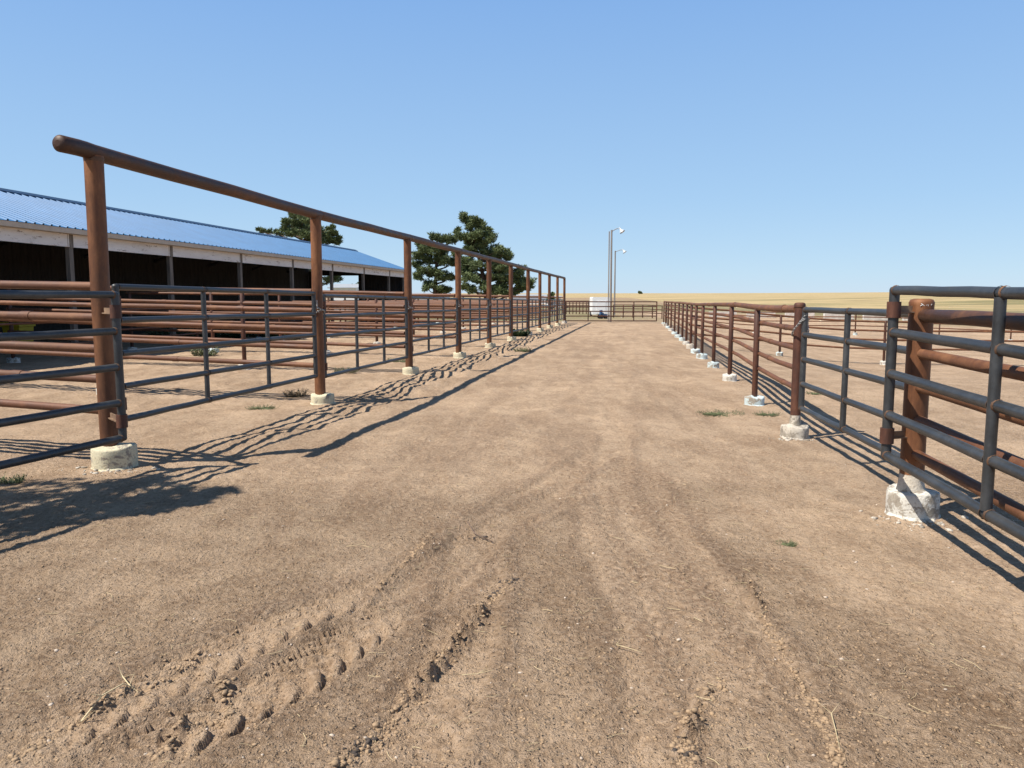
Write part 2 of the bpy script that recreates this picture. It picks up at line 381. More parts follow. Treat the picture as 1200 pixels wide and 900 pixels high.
def detail(X, Y):
    D = np.hypot(X, Y); fade = 1-sm(34, 60, D)
    z = .034*fbm(X*.9, Y*.9, 3)+.026*fbm(X*3.1, Y*3.1, 4, .55)+.022*fbm(X*9, Y*9, 4, .6)
    pack = sm(-.10, .14, fbm(X*.7+30, Y*.35, 4))*.75; pack = np.maximum(pack, sm(5.6, 6.6, Y+.9*fbm(X*.8, Y*.8, 3)-.18*np.abs(X+.2))*(.65+.5*fbm(X*1.3, Y*.6+7, 3))); loose = np.zeros(X.shape)
    u = X*math.cos(AL)-Y*math.sin(AL)
    # hoof-broken strip along the foot of the left gates, makes the rail shadows waver
    strip = np.exp(-((u+4.15)/.55)**2)+.6*np.exp(-((u+9)/3.6)**2)
    z = z+strip*(.13*fbm(X*2.1+9, Y*2.1, 2, .5)+.10*np.abs(fbm(X*3.7+9, Y*3.7, 2, .5)))*sm(5, 8, Y)*(.45+.75*sm(9, 15, Y))
    z = z+.025*np.exp(-((u-1.75)/.5)**2)*fbm(X*2.2, Y*2.2+4, 2)
    v_ = X*math.sin(AL)+Y*math.cos(AL)
    lane = sm(5.5, 7.5, Y)*np.exp(-((u+1.0)/2.6)**4)      # long graded streaks and hoof scuffs up the alley
    z = z+lane*(.045*fbm(u*2.6+5, v_*.35, 3)+.05*np.maximum(fbm(u*4.2, v_*2.2+3, 3), 0))
    scuff = np.clip(fbm(u*3.0+8, v_*.5, 4)*5+.3, 0, 1)*lane
    z = z+.012*fbm(X*60, Y*60, 1)*scuff*0
    for pts, w_, dp, lg in LUG:
        d, al, side, L = poly_dist(X, Y, pts)
        wv = w_*(1+.25*fbm(al*1.3, al*0+w_*40, 2))
        core = 1-sm(wv*.75, wv*1.15, d); ends = sm(0, .5, al)*(1-sm(L-.8, L, al))
        patch = sm(-.16, .04, fbm(X*1.1+60, Y*1.1, 2))
        bar = np.sin((al+.45*side+1.4*side*side/wv+.10*fbm(X*2.5, Y*2.5, 2))*2*math.pi/.14)
        bar = (sm(-.1, .55, bar)-.35)*sm(.0, wv*.18, wv-d+.01)*sm(wv*.08, wv*.2, d)*(.4+1.2*np.clip(fbm(X*4+8, Y*4, 2)+.5, 0, 1))
        z = z-dp*.6*core*ends+lg*.020*bar*core*ends*patch
        z = z+dp*.6*np.exp(-((d-wv*1.25)/.055)**2)*ends*(.5+fbm(X*6, Y*6, 2))
        pack = np.maximum(pack, core*ends*.55*(.4+.6*patch))
        loose = np.maximum(loose, np.exp(-((d-wv*1.3)/.07)**2)*ends*.7)
    for pts, w_, hh in RIDGE:
        d, al, side, L = poly_dist(X, Y, pts)
        br = sm(-.15, .12, fbm(X*4+3, Y*4, 2)); k = np.exp(-(d/w_)**2)*br
        z = z+1.4*hh*k*(.3+2.4*np.abs(fbm(X*20, Y*20, 3))*2)-.012*np.exp(-((side-w_*1.3)/(w_*.7))**2)*br
        loose = np.maximum(loose, 1.0*k)
    loose = np.maximum(loose, scuff*.5)
    # loose crumb texture where the dirt is not packed
    z = z+(1-.75*pack)*.034*(np.maximum(fbm(X*21, Y*21, 3, .65), -.03)+.03)+.009*fbm(X*48, Y*48, 2)*(1-.5*pack)
    return z*fade, pack, loose*fade
def ground_height(x, y):
    X = np.array([float(x)]); Y = np.array([float(y)])
    return float((base_z(X, Y)+detail(X, Y)[0])[0])
def build_ground():
    r = [1.0]
    while r[-1] < 4200: r.append(r[-1]*(1.0038 if r[-1] < 6 else 1.0058 if r[-1] < 10 else 1.0075 if r[-1] < 60 else 1.04))
    r = np.array(r)
    th = np.concatenate([np.arange(-180, -44, 4.0), np.arange(-44, 44, .135), np.arange(44, 180, 4.0)])*math.pi/180
    n, m = len(r), len(th)
    RR, TT = np.meshgrid(r, th, indexing='ij')
    X = RR*np.sin(TT); Y = RR*np.cos(TT)
    dz, pk, lo = detail(X, Y); Z = base_z(X, Y)+dz
    V = np.stack([X, Y, Z], -1).reshape(-1, 3)
    V = np.vstack([V, [[0, 0, 0]]])
    i, j = np.meshgrid(np.arange(n-1), np.arange(m), indexing='ij'); j2 = (j+1) % m
    q = np.stack([i*m+j, (i+1)*m+j, (i+1)*m+j2, i*m+j2], -1).reshape(-1, 4)
    tri = np.array([[n*m, k, (k+1) % m] for k in range(m)])
    me = bpy.data.meshes.new('ground')
    me.vertices.add(len(V)); me.vertices.foreach_set('co', V.astype(np.float32).ravel())
    lv = np.concatenate([q[:, ::-1].ravel(), tri[:, ::-1].ravel()])
    me.loops.add(len(lv)); me.loops.foreach_set('vertex_index', lv.astype(np.int32))
    nq, ntr = len(q), len(tri); me.polygons.add(nq+ntr)
    ls = np.concatenate([np.arange(nq)*4, nq*4+np.arange(ntr)*3]); lt = np.concatenate([np.full(nq, 4), np.full(ntr, 3)])
    me.polygons.foreach_set('loop_start', ls.astype(np.int32)); me.polygons.foreach_set('loop_total', lt.astype(np.int32))
    me.update(calc_edges=True); me.polygons.foreach_set('use_smooth', np.ones(nq+ntr, bool))
    for nm_, arr in (('pack', pk), ('loose', lo)):
        a = me.attributes.new(nm_, 'FLOAT', 'POINT'); a.data.foreach_set('value', np.append(arr.ravel(), 0).astype(np.float32))
    me.materials.append(M['ground']); me.validate()
    # make sure faces point up
    if me.polygons[10].normal.z < 0: me.flip_normals()
    o = bpy.data.objects.new('ground', me); COL.objects.link(o); tag(o, kind='structure')
build_ground()

# ------------------------------------------------------------------ gates
GR = random.Random(11)
def gate(label, p0, p1, ztop, hgt=1.3, secs=3, rr=.031, zt1=None, group=None, hinges=True, steel='steel', side=1, plate=None, nrail=5, wob=.004):
    """p0 = hinge end, p1 = latch end, on the ground plan"""
    x0, y0 = p0; x1, y1 = p1; L = math.hypot(x1-x0, y1-y0); rz = math.atan2(y1-y0, x1-x0)
    zg = gz(x0, y0); root = empty('pipe_gate', (x0, y0, zg), rz, label, 'gate', group)
    a = ztop-zg; b = (ztop if zt1 is None else zt1)-zg
    zz = lambda t, k: (a+(b-a)*t)-hgt*k/(nrail-1)
    us = [L*i/secs for i in range(secs+1)]
    for k in range(nrail):
        mb = MB(); pts = []
        for i in range(secs*4+1):
            t = i/(secs*4); e = 0 if i in (0, secs*4) else 1
            pts.append(Vector((L*t, GR.uniform(-wob, wob)*e, zz(t, k)+GR.uniform(-wob, wob)*.7*e)))
        mb.tube(pts, rr, 14, 0, True)
        mb.build('rail', steel, root)
    for i, u in enumerate(us):
        t = i/secs; mb = MB(); end = i in (0, secs); r_ = rr*1.08 if end else rr*.93
        top = zz(t, 0) + (0 if end else -rr*.7); bot = zz(t, nrail-1) + (0 if end else rr*.7)
        jy = 0 if end else side*rr*.35
        mb.tube([(u, jy, top), (u+GR.uniform(-.004, .004), jy, (top+bot)/2), (u, jy, bot)], r_, 14, 0)
        for k in range(nrail):      # rusty weld at each crossing
            z = zz(t, k)
            for sx in ((1,) if i == 0 else (-1,) if i == secs else (-1, 1)):
                w_ = GR.uniform(.004, .01)
                mb.tube([(u+sx*r_*.75, 0, z), (u+sx*(r_*.98+w_), 0, z)], [rr*1.16, rr*1.02], 12, 1, False)
        if end:   # rounded mitre corner
            for z in (zz(t, 0), zz(t, nrail-1)): mb.tube([(u, 0, z-rr*.2), (u, 0, z+rr*.2)], rr*1.09, 14, 0, True, .6)
        mb.build('upright', [steel, 'weld'], root)
    if hinges:
        for z in (zz(0, 0)-hgt*.115, zz(0, nrail-1)+hgt*.12):
            h = MB(); h.tube([(0, 0, z-.06), (0, 0, z+.06)], rr*1.45, 16, 0)
            if plate:      # flat bracket welded across to the post it hangs on
                ca, sa = math.cos(-rz), math.sin(-rz); dx, dy = plate[0]-x0, plate[1]-y0
                qx, qy = dx*ca-dy*sa, dx*sa+dy*ca; ll = math.hypot(qx, qy)
                h.box((qx/2, qy/2, z), (ll, .012, .06), 1, math.atan2(qy, qx)); h.box((qx/2, qy/2, z-.02), (ll, .05, .01), 1, math.atan2(qy, qx))
            h.build('hinge', ['rust_dark', 'hinge_plate'], root)
    return root

def chain(label, pts, link=.034, r=.0045):
    """a run of interlocked links along a polyline"""
    P = [Vector(p) for p in pts]; seg = []; acc = 0
    for a, b in zip(P[:-1], P[1:]):
        l = (b-a).length; k = acc
        while k < l: seg.append((a.lerp(b, k/l), (b-a).normalized())); k += link*.72
        acc = k-l
    mb = MB(); c0 = P[0]
    for i, (p, d) in enumerate(seg):
        a = d.cross(Vector((0, 0, 1)));
        if a.length < .1: a = d.cross(Vector((1, 0, 0)))
        a.normalize(); bb = d.cross(a); s = a if i % 2 else bb
        loop = [p-c0+d*math.cos(t)*link*.5+s*math.sin(t)*link*.3 for t in [2*math.pi*k/10 for k in range(10)]]
        mb.tube(loop+[loop[0]], r, 6, 0, False)
    o = mb.build('chain', 'chain'); o.location = c0; tag(o, label, 'chain', 'chains tying the gates to their posts'); return o

# ------------------------------------------------------------------ left: tall posts with overhead beam
LX0 = -5.05
LY = [7.3, 12.25, 17.1, 21.9, 26.5, 31.1, 36.0, 40.4, 44.8, 49.4, 54.1]
LX0s = LX0
def lp(i): # solves photo columns
    return (LX0s+SL*LY[i], LY[i])
BEAMZ = [2.965, 2.935, 2.96, 2.97, 2.98, 2.99, 2.99, 3.0, 3.01, 3.03, 3.05]
frng = random.Random(5)
ORD = ['nearest', 'second', 'third', 'fourth', 'fifth', 'sixth', 'seventh', 'eighth', 'ninth', 'tenth', 'last']
x, y = lp(0)
frame = empty('overhead_pipe_frame', (x, y, 0), 0, 'tall rusty posts joined by one overhead brown pipe along the alley', 'pipe frame')
FO = Vector((x, y, 0))
mb = MB(); a = Vector((*lp(0), BEAMZ[0]))-AV*.42; pts = [a-FO]
for i in range(11): pts.append(Vector((*lp(i), BEAMZ[i]))-FO)
p2 = []
for s_, e_ in zip(pts[:-1], pts[1:]):
    for k in range(4):
        q = s_.lerp(e_, k/4); q += Vector((frng.uniform(-.006, .006), 0, frng.uniform(-.006, .006))) if k else Vector(); p2.append(q)
p2.append(pts[-1]+AV*.08); mb.tube(p2, .074, 24, 0, True, .38)
for i in (1, 2, 3, 5, 7):   # weld rings where lengths of pipe are joined
    q = pts[i+1]+AV*.16; mb.tube([q-AV*.008, q+AV*.008], .0775, 20, 1, True)
mb.build('beam', ['rust_beam', 'weld'], frame)
FM = ['conc_cream', 'conc_cream', 'conc_cream', 'conc_cream', 'conc_cream', 'conc_cream', 'conc_white', 'conc_cream', 'conc_cream', 'conc_cream', 'conc_white']
for i in range(11):
    x, y = lp(i); g = gz(x, y); mb = MB(); lean = frng.uniform(-.01, .01)
    mb.tube([(x-FO.x, y-FO.y, g-.2), (x-FO.x+lean, y-FO.y, 1.5), (x-FO.x, y-FO.y, BEAMZ[i]-.03)], .084, 22, 0)
    mb.tube([(x-FO.x, y-FO.y, BEAMZ[i]-.085), (x-FO.x, y-FO.y, BEAMZ[i]-.05)], [.086, .09], 20, 1, False)
    p = mb.build('post', ['rust' if i < 1 else 'rust', 'weld'], frame)
    r = .2 if i == 0 else .185
    footing(p, x-FO.x+.03, y-FO.y, g, r, .21 if i == 0 else .15, FM[i], frng)
ZT = [1.735, 1.665, 1.645, 1.625, 1.60, 1.585, 1.575, 1.57, 1.565, 1.56]
G_L = 'grey pipe gates between the tall left posts'
for i in range(10):
    (xa, ya), (xb, yb) = lp(i), lp(i+1); d = Vector((xb-xa, yb-ya)); d.normalize()
    pa = (xa+d.x*.2, ya+d.y*.2); pb = (xb-d.x*.16, yb-d.y*.16)
    lab = ('grey five-rail pipe gate between the nearest and second tall posts' if i == 0 else
           'grey five-rail pipe gate between the %s and %s tall posts' % (ORD[i], ORD[i+1]))
    gate(lab, pa, pb, ZT[i], 1.3, 3, .031, ZT[i]-.03, G_L, True, plate=lp(i))
# open gate in the near left foreground
gate('grey five-rail pipe gate swung toward the viewer at the left edge', (-3.56, 6.93), (-4.93, 2.25), 1.655, 1.30, 3, .033, 1.65, None, True, plate=lp(0))
# hinge brackets from that gate to the nearest tall post
def chain_at(i, lab, z=1.45):
    x, y = lp(i); pts = []
    for k in range(13):
        t = math.pi*2*k/12; pts.append((x+.097*math.cos(t), y+.097*math.sin(t), z-.05+.07*math.sin(t+2.2)))
    s = Vector((x, y, z))-AV*.17
    pts = [(s.x+.05, s.y, z+.16), (s.x+.055, s.y, z+.06)]+pts
    chain(lab, pts)
chain_at(1, 'steel chain looped round the second tall left post', 1.42)
chain_at(2, 'steel chain looped round the third tall left post', 1.40)
chain_at(3, 'steel chain looped round the fourth tall left post', 1.40)
chain_at(4, 'steel chain looped round the fifth tall left post', 1.40)

# ------------------------------------------------------------------ generic pipe fence
def pipe_fence(label, a, b, ztop, gap, nr, rr, posts, pr, tilt=0, group=None, rail='rust_rail', postm='rust_dark', foot=None, frad=.15, fh=.12,
               top_r=None, rail_off=0.0, seed=1, cap=True, joints=True, ptop=.03, amp=.006):
    rg = random.Random(seed); a = Vector(a); b = Vector(b); L = (b-a).length; d = (b-a).normalized(); nrm = Vector((-d.y, d.x))
    root = empty('pipe_fence', (a.x, a.y, gz(a.x, a.y)), math.atan2(d.y, d.x), label, 'fence', group); z0 = gz(a.x, a.y)
    nseg = max(2, int(L/1.4))
    gl = lambda s: gz(a.x+d.x*s, a.y+d.y*s)-z0
    for k in range(nr):
        r = top_r if (k == 0 and top_r) else rr; off = 0 if (k == 0 and top_r) else rail_off
        za = ztop-gap*k; mb = MB(); pts = []
        for i in range(nseg+1):
            s = L*i/nseg; pts.append((s, off+rg.uniform(-amp, amp)*.5, za+tilt*s+gl(s)*.8+rg.uniform(-amp, amp)))
        mb.tube(pts, r, 12, 0)
        if joints:
            s = rg.uniform(.8, 3.0)
            while s < L-.3:
                f = s/L*nseg; i = int(f); f -= i; q = Vector(pts[i]).lerp(Vector(pts[min(i+1, nseg)]), f)
                e = (Vector(pts[min(i+1, nseg)])-Vector(pts[i])).normalized()*.06
                mb.tube([q-e, q+e], r*1.14, 12, 0); s += rg.uniform(5, 8)
        mb.build('rail', rail, root)
    for i, s in enumerate(posts):
        mb = MB(); gzl = gl(s); top = ztop+tilt*s+gzl*.8+ptop
        mb.tube([(s, 0, gzl-.15), (s+rg.uniform(-.008, .008), 0, .8), (s, 0, top)], pr, 14, 0, True, .25 if cap else 0)
        for k in range(1, nr):    # knobbly welds
            if pr > .03: mb.tube([(s, rail_off*.6, ztop-gap*k+tilt*s+gzl*.8-rr*.5), (s, rail_off*.6, ztop-gap*k+tilt*s+gzl*.8+rr*.5)], pr*1.1, 10, 0, True)
        p = mb.build('post', postm, root)
        if foot: footing(p, s, 0, gzl, frad*rg.uniform(.9, 1.1), fh*rg.uniform(.8, 1.3), foot[i % len(foot)], rg)
    return root
# cross fences of the left pens, one from each tall post
CD = Vector((-.961, .276)).normalized()
for i in range(11):
    x, y = lp(i); s0 = .09 if i == 0 else .1
    # length to reach the barn side
    L = 11.3
    ztop = 1.735 - (.0 if i < 3 else .02)
    a = Vector((x, y))+CD*s0; b = a+CD*L
    g = gz(a.x, a.y)
    lab = 'rusty five-rail pipe fence crossing the left pens from the %s tall post' % ORD[i]
    pipe_fence(lab, a, b, ztop-g, .295, 5, .040, [4.15, 8.1, 11.2] if i else [4.6, 8.6, 11.2], .05, .018 if i < 3 else .008, 'cross fences dividing the left pens',
               foot=['conc_white', 'conc_blue', 'conc_white'], seed=20+i, joints=i < 6, amp=.005)
# fence running along the barn side of the pens
a = Vector(ln(-15.6, 14)); b = Vector(ln(-15.6, 56))
pipe_fence('low rusty rail fence running along the front of the blue-roofed barn', a, b, 1.35, .3, 4, .03, [4.5*k for k in range(10)], .045, 0,
           foot=['conc_white'], seed=77)

# ------------------------------------------------------------------ right side of the alley
RX0 = 1.95
RY = [9.35, 12.4, 15.75, 19.1, 22.5, 25.0, 27.2, 29.6, 32.2, 35.2, 38.8, 42.8, 46.8, 50.6, 54.2]
a = Vector(ln(RX0, RY[0])); b = Vector(ln(RX0, RY[-1]))
k_ = math.sqrt(1+SL*SL)
rf = pipe_fence('rusty five-rail pipe fence along the right of the alley', a, b, 1.575, .245, 5, .034, [(q-RY[0])*k_ for q in RY[1:]], .046, 0,
    rail='rust_orange', foot=['conc_blue', 'conc_white', 'conc_blue', 'conc_blue', 'conc_blue', 'conc_grey', 'conc_white', 'conc_blue', 'conc_blue', 'conc_blue', 'conc_white'],
    frad=.155, fh=.13, top_r=.046, rail_off=-.06, seed=5, ptop=-.02)
# capped end post of that fence
def big_post(root, ox, oy, g, r, top, footr, footh, fm, mname='rust_dark', rng_=random.Random(3), cap_over=1.1, dz=0):
    mb = MB(); mb.tube([(ox, oy, g-.2), (ox, oy, top-.05)], r, 24, 0)
    mb.tube([(ox, oy, top-.055), (ox, oy, top-.03), (ox, oy, top-.008), (ox, oy, top)], [r*cap_over, r*cap_over*1.02, r*cap_over*.9, r*.6], 24, 0)
    p = mb.build('post', mname, root); footing(p, ox+(.025 if r > .08 else 0), oy, g, footr*(.95 if r > .08 else 1), footh, fm, rng_)
    if footh > .1:  # concrete splash climbing the pipe
        m2 = MB(); m2.tube([(ox, oy, g+footh-.01), (ox, oy, g+footh+.05), (ox, oy, g+footh+.13)], [r*1.22, r*1.08, r*1.01], 18, 0, False); m2.build('concrete_splash', 'conc_grey', p)
    return p
pb_ = big_post(rf, 0, -.03, 0, .06, 1.655, .165, .15, 'conc_grey')
pb_['label'] = 'thicker capped end post with broad concrete block'
# near fence section carried by the fat post
AX, AY = 3.13, 5.9
ag = gz(AX, AY)
nf_ = empty('pipe_fence', (AX, AY, ag), 0, 'heavy rusty pipe fence starting at the fat capped post on the right', 'fence')
pA = big_post(nf_, 0, 0, 0, .088, 1.69, .198, .2, 'conc_white', 'rust', random.Random(8), 1.0)
mk = MB(); pz = 1.665
for q in ([(-.05, 0), (-.03, .012), (-.045, .02), (-.02, .0)], [(-.012, .004), (.002, .016), (.004, .0)], [(.014, .012), (.03, .006), (.034, .016)]):
    mk.tube([(q_[0]*1.0, -.0872+abs(q_[0])*.18, pz-.03+q_[1]) for q_ in q], .0025, 6, 0)
mk.build('chalk_mark', 'white', pA)
for k, z in enumerate((1.49, 1.20, .95, .69, .43)):
    mb = MB(); r_ = .05 if k == 0 else .04; z += -ag
    s0 = Vector((0, 0, z)); pts = [s0-AV*(.06+.9*j)+Vector((.0, 0, GR.uniform(-.004, .004))) for j in range(7)]
    mb.tube(pts, r_, 16, 0); mb.build('rail', 'rust_beam' if k == 0 else 'rust_orange', nf_)
p = Vector((0, 0, 0))-AV*3.1
mb = MB(); mb.tube([(p.x+.05, p.y, -.15), (p.x+.05, p.y, 1.5)], .045, 14, 0); pq = mb.build('post', 'rust_dark', nf_); footing(pq, p.x+.05, p.y, 0, .17, .15, 'conc_white', random.Random(4))
# gate between fat post and end post
(bx, by) = ln(RX0, RY[0])
gate('grey five-rail pipe gate on the right chained to the capped post', (3.20, 6.12), (bx+.035, by-.17), 1.50, 1.185, 2, .032, 1.49, None, True, plate=(AX, AY))
# open near gate
gate('grey five-rail pipe gate at the right edge swung open toward the viewer', (2.885, 5.83), (2.40, 1.2), 1.682, 1.26, 3, .0345, 1.595, None, True, side=-1, plate=(AX, AY))
hp = MB()
# chain on the right
pts = []
for k in range(12):
    t = math.pi*2*k/11; pts.append((bx+.02+.085*math.cos(t), by-.07+.13*math.sin(t), 1.28+.05*math.cos(t)-.1*math.sin(t)))
chain('steel chain wrapped round the capped end post on the right', [(bx+.03, by-.2, 1.43), (bx-.02, by-.16, 1.34)]+pts+[(bx+.08, by-.2, 1.16)])

# diagonal pens on the right
def dfence(lab, p0, d, L, seed, posts, ztop=1.5, rail='rust_orange', gap=.27, nr=5, foot=('conc_blue', 'conc_white')):
    a = Vector(p0); d = Vector(d).normalized(); b = a+d*L
    return pipe_fence(lab, a, b, ztop, gap, nr, .036, posts, .045, 0, 'cross fences of the right pens', rail=rail, foot=list(foot), frad=.14, fh=.13, seed=seed)
d1 = (1, -SL)
dfence('nearer rusty pipe fence running off to the right from the alley fence', ln(RX0+.07, 29.6), d1, 24, 41, [3.4+3.72*k for k in range(6)], 1.45, gap=.335, nr=4)
dfence('farther rusty pipe fence running off to the right behind the nearer one', ln(RX0+.07, 54.2), d1, 40, 42, [.1, 6.1, 12.7, 18.0, 22.4, 27, 32, 37], 1.4, gap=.3, nr=4)
# pale feed bunks
for k in range(7):
    xx = 23.5+4.1*k; yy = 86-.5*k; g = gz(xx, yy)
    names = ['first', 'second', 'third', 'fourth', 'fifth', 'sixth', 'seventh']
    r_ = empty('feed_bunk', (xx, yy, g), -.25, 'pale concrete feed bunk, %s from the alley in its row behind the right pens' % names[k], 'feed bunk', 'row of pale feed bunks')
    m1 = MB(); L = 3.0
    prof = [(-.35, 0), (.35, 0), (.45, .62), (.38, .62), (.22, .2), (-.22, .2), (-.38, .62), (-.45, .62)]
    vs = [(-L/2, p[0], p[1]) for p in prof]+[(L/2, p[0], p[1]) for p in prof]; n = 8
    m1.add(vs, [(i, (i+1) % n, n+(i+1) % n, n+i) for i in range(n)]+[(7, 6, 5, 4, 3, 2, 1, 0), tuple(range(8, 16))]); m1.build('trough', 'off', r_)
    for s in (-1, 1):
        m2 = MB(); m2.box((s*1.2, 0, .03), (.25, .9, .1)); m2.build('foot', 'conc_grey', r_)

# ------------------------------------------------------------------ far end of the alley
xg0 = at(662.5, 375, 55.2); xg1 = at(769.3, 375, 55.2)
gate('long rusty gate closing the far end of the alley', (xg0.x, 55.2), (xg1.x, 55.2), 1.40, 1.36, 4, .04, 1.40, None, True, 'rust_dark')
def far_fence(lab, px0, px1, Y, ztop, n, seed, gap=.35, nr=3):
    a = Vector((at(px0, 360, Y).x, Y)); b = Vector((at(px1, 360, Y).x, Y)); L = (b-a).length
    pipe_fence(lab, a, b, ztop, gap, nr, .035, [L*i/(n-1) for i in range(n)], .05, 0, None, rail='rust_dark', seed=seed, joints=False)
far_fence('low dark fence beyond the far alley gate right of the light poles', 719, 776, 70, 1.15, 6, 61)
far_fence('long dark fence beyond the gate left of the white tank trailer', 640, 691, 86, 1.45, 14, 62, .25, 5)
# light poles
def light_pole(lab, px, Y, ytop, r, armlen, twin):
    b = at(px, 375, Y); g = gz(b.x, Y); top = at(px, ytop, Y).z
    rt = empty('light_pole', (b.x, Y, g), 0, lab, 'light pole', 'light poles at the far end of the alley')
    m = MB(); hgt = top-g; m.tube([(0, 0, -.2), (0, 0, hgt*.5), (0, 0, hgt)], [r, r*.88, r*.75], 12); m.build('pole', 'polewood', rt)
    if twin:
        m = MB(); m.tube([(-twin, 0, -.2), (-twin, 0, hgt-.1)], r*.5, 10); m.build('conduit_pipe', 'polewood', rt)
    m = MB(); m.tube([(0, 0, hgt-.12), (armlen*.45, 0, hgt+.02), (armlen*.8, 0, hgt+.1), (armlen, 0, hgt+.08)], .028, 8); m.build('arm', 'polewood', rt)
    m = MB(); c = Vector((armlen+.1, 0, hgt+.1)); d = Vector((.5, -.25, -.75)).normalized()
    m.tube([c, c+d*.1, c+d*.16, c+d*.32], [.06, .08, .14, .22], 18, 0, False)
    m.tube([c, c-d*.1], [.07, .05], 12); h = m.build('lamp_head', 'lampwhite', rt)
    m = MB(); m.tube([c+d*.2, c+d*.3, c+d*.36], [.05, .08, .04], 12); m.build('bulb', 'white', h)
light_pole('taller nearer light pole with white lamp head behind the far gate', 715.3, 56.6, 269.5, .085, .5, .17)
light_pole('shorter more distant light pole with white lamp head', 719.8, 80, 294, .09, .7, 0)
# white tank trailer
tx = at(702.5, 360, 74).x; tg = gz(tx, 74)
tr = empty('box_trailer', (tx, 74, tg), 0, 'plain white box trailer standing beyond the far gate', 'trailer')
m = MB(); bx0 = 1.62; hh = 1.86; bb = bx0/2
prof = [(-bb, .22), (bb, .22), (bb, hh-.06), (bb-.06, hh), (-bb+.06, hh), (-bb, hh-.06)]
vs = [(p[0], -1.3, p[1]) for p in prof]+[(p[0], 1.3, p[1]) for p in prof]; n = 6
m.add(vs, [(i, (i+1) % n, n+(i+1) % n, n+i) for i in range(n)]+[(5, 4, 3, 2, 1, 0), tuple(range(6, 12))]); m.build('body', 'white', tr)
for s in (-1, 1):
    m = MB(); m.tube([(s*.72, -.1, .26), (s*.9, -.1, .26)], .26, 18); m.build('wheel', 'black', tr)
m = MB(); m.box((0, -1.31, .9), (.9, .03, 1.2)); m.build('door', 'white', tr)
m = MB(); m.tube([(0, -1.3, .3), (0, -2.2, .28)], .04, 8); m.build('drawbar', 'polewood', tr)
# small blue machine
q = at(706.5, 371, 66); bg = gz(q.x, 66)
bm_ = empty('garden_tractor', (q.x, 66, bg), R(15), 'small dark blue machine on wheels in front of the white trailer', 'machine')
m = MB(); m.box((-.15, 0, .5), (.35, .4, .3)); m.box((-.22, 0, .78), (.22, .35, .3)); m.box((.22, 0, .38), (.5, .35, .22)); m.build('body', 'blue', bm_)
bm_.scale = (.8, .8, .8)
for sx, r_ in ((-.28, .24), (.36, .17)):
    for s in (-1, 1):
        m = MB(); m.tube([(sx, s*.24, r_), (sx, s*.34, r_)], r_, 16); m.build('wheel', 'black', bm_)
m = MB(); m.box((.5, 0, .3), (.12, .38, .18)); m.build('grille', 'white', bm_)

# ------------------------------------------------------------------ barn
BX = -16.7*math.cos(AL)
def bv(Y): return -16.7*math.sin(AL)+Y/math.cos(AL)
barn = empty('open_barn', (0, 0, 0), -AL, 'long open-fronted cattle barn with blue metal roof and white header boards', 'barn')
V0, V1 = bv(7.0), bv(55.6); EZ = 3.66; RZ_ = 5.04; HW = 3.62; OV = .38
def corr(u0, z0, u1, z1):
    m = MB(); v = V0; P = []
    step = .305; prof = [(0, 0), (.02, .038), (.065, .038), (.085, 0)]
    while v < V1:
        for a_, h in prof: P.append((v+a_, h))
        v += step
    P = [p for p in P if p[0] < V1]+[(V1, 0)]
    vs = []; nrm = Vector((-(z1-z0), 0, (u1-u0))).normalized()
    if nrm.z < 0: nrm = -nrm
    for (vv, h) in P:
        for (u, z) in ((u0, z0), (u1, z1)):
            vs.append((u+nrm.x*h, vv, z+nrm.z*h)); vs.append((u+nrm.x*(h-.012), vv, z+nrm.z*(h-.012)))
    fs = []
    for i in range(len(P)-1):
        a_, b_ = 4*i, 4*i+4; fs += [(a_, a_+2, b_+2, b_), (a_+1, b_+1, b_+3, a_+3), (a_, b_, b_+1, a_+1), (a_+2, a_+3, b_+3, b_+2)]
    m.add(vs, fs, 0); return m
sl = (RZ_-EZ)/HW
rf1 = corr(BX+OV, EZ-.02, BX-HW, RZ_+OV*0+.0).build('roof', 'roof', barn)
corr(BX-2*HW-OV, EZ-.02, BX-HW, RZ_).build('roof', 'roof', barn)
m = MB(); c = [(-.2, -.085), (0, .012), (.2, -.085), (.2, -.06), (0, .045), (-.2, -.06)]
vs = [(BX-HW+a_, V0, RZ_+.055+b_) for a_, b_ in c]+[(BX-HW+a_, V1+.02, RZ_+.055+b_) for a_, b_ in c]
m.add(vs, [(i, (i+1) % 6, 6+(i+1) % 6, 6+i) for i in range(6)]+[(5, 4, 3, 2, 1, 0), (6, 7, 8, 9, 10, 11)]); m.build('ridge_cap', 'roof_trim', rf1)
# eave board and header
m = MB(); m.box((BX+OV-.04, (V0+V1)/2, EZ-.10), (.05, V1-V0-.02, .14)); m.box((BX+OV/2, (V0+V1)/2, EZ-.155), (OV-.1, V1-V0-.02, .03)); m.build('eave_board', 'soffit', barn)
PY = [(4.66+k)*4.88 for k in range(-3, 7)]
vedges = [V0]+[bv(q) for q in PY]+[V1]
for a_, b_ in zip(vedges[:-1], vedges[1:]):
    m = MB(); m.box((BX+.05, (a_+b_)/2, 3.315), (.06, b_-a_-.03, .38)); m.build('header_board', 'header', barn)
brg = random.Random(9)
PY = [q+.13 for q in PY]
for q in PY+[55.4]:
    m = MB(); m.box((BX-.0, bv(q), 1.7), (.13, .17, 3.8), 0, brg.uniform(-.05, .05)); m.box((BX+.085, bv(q), 3.3), (.03, .14, .41)); m.build('post', 'wood_grey', barn)
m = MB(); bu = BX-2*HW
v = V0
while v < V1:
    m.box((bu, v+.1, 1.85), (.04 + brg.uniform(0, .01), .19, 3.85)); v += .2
m.build('back_wall', 'wood_dark', barn)
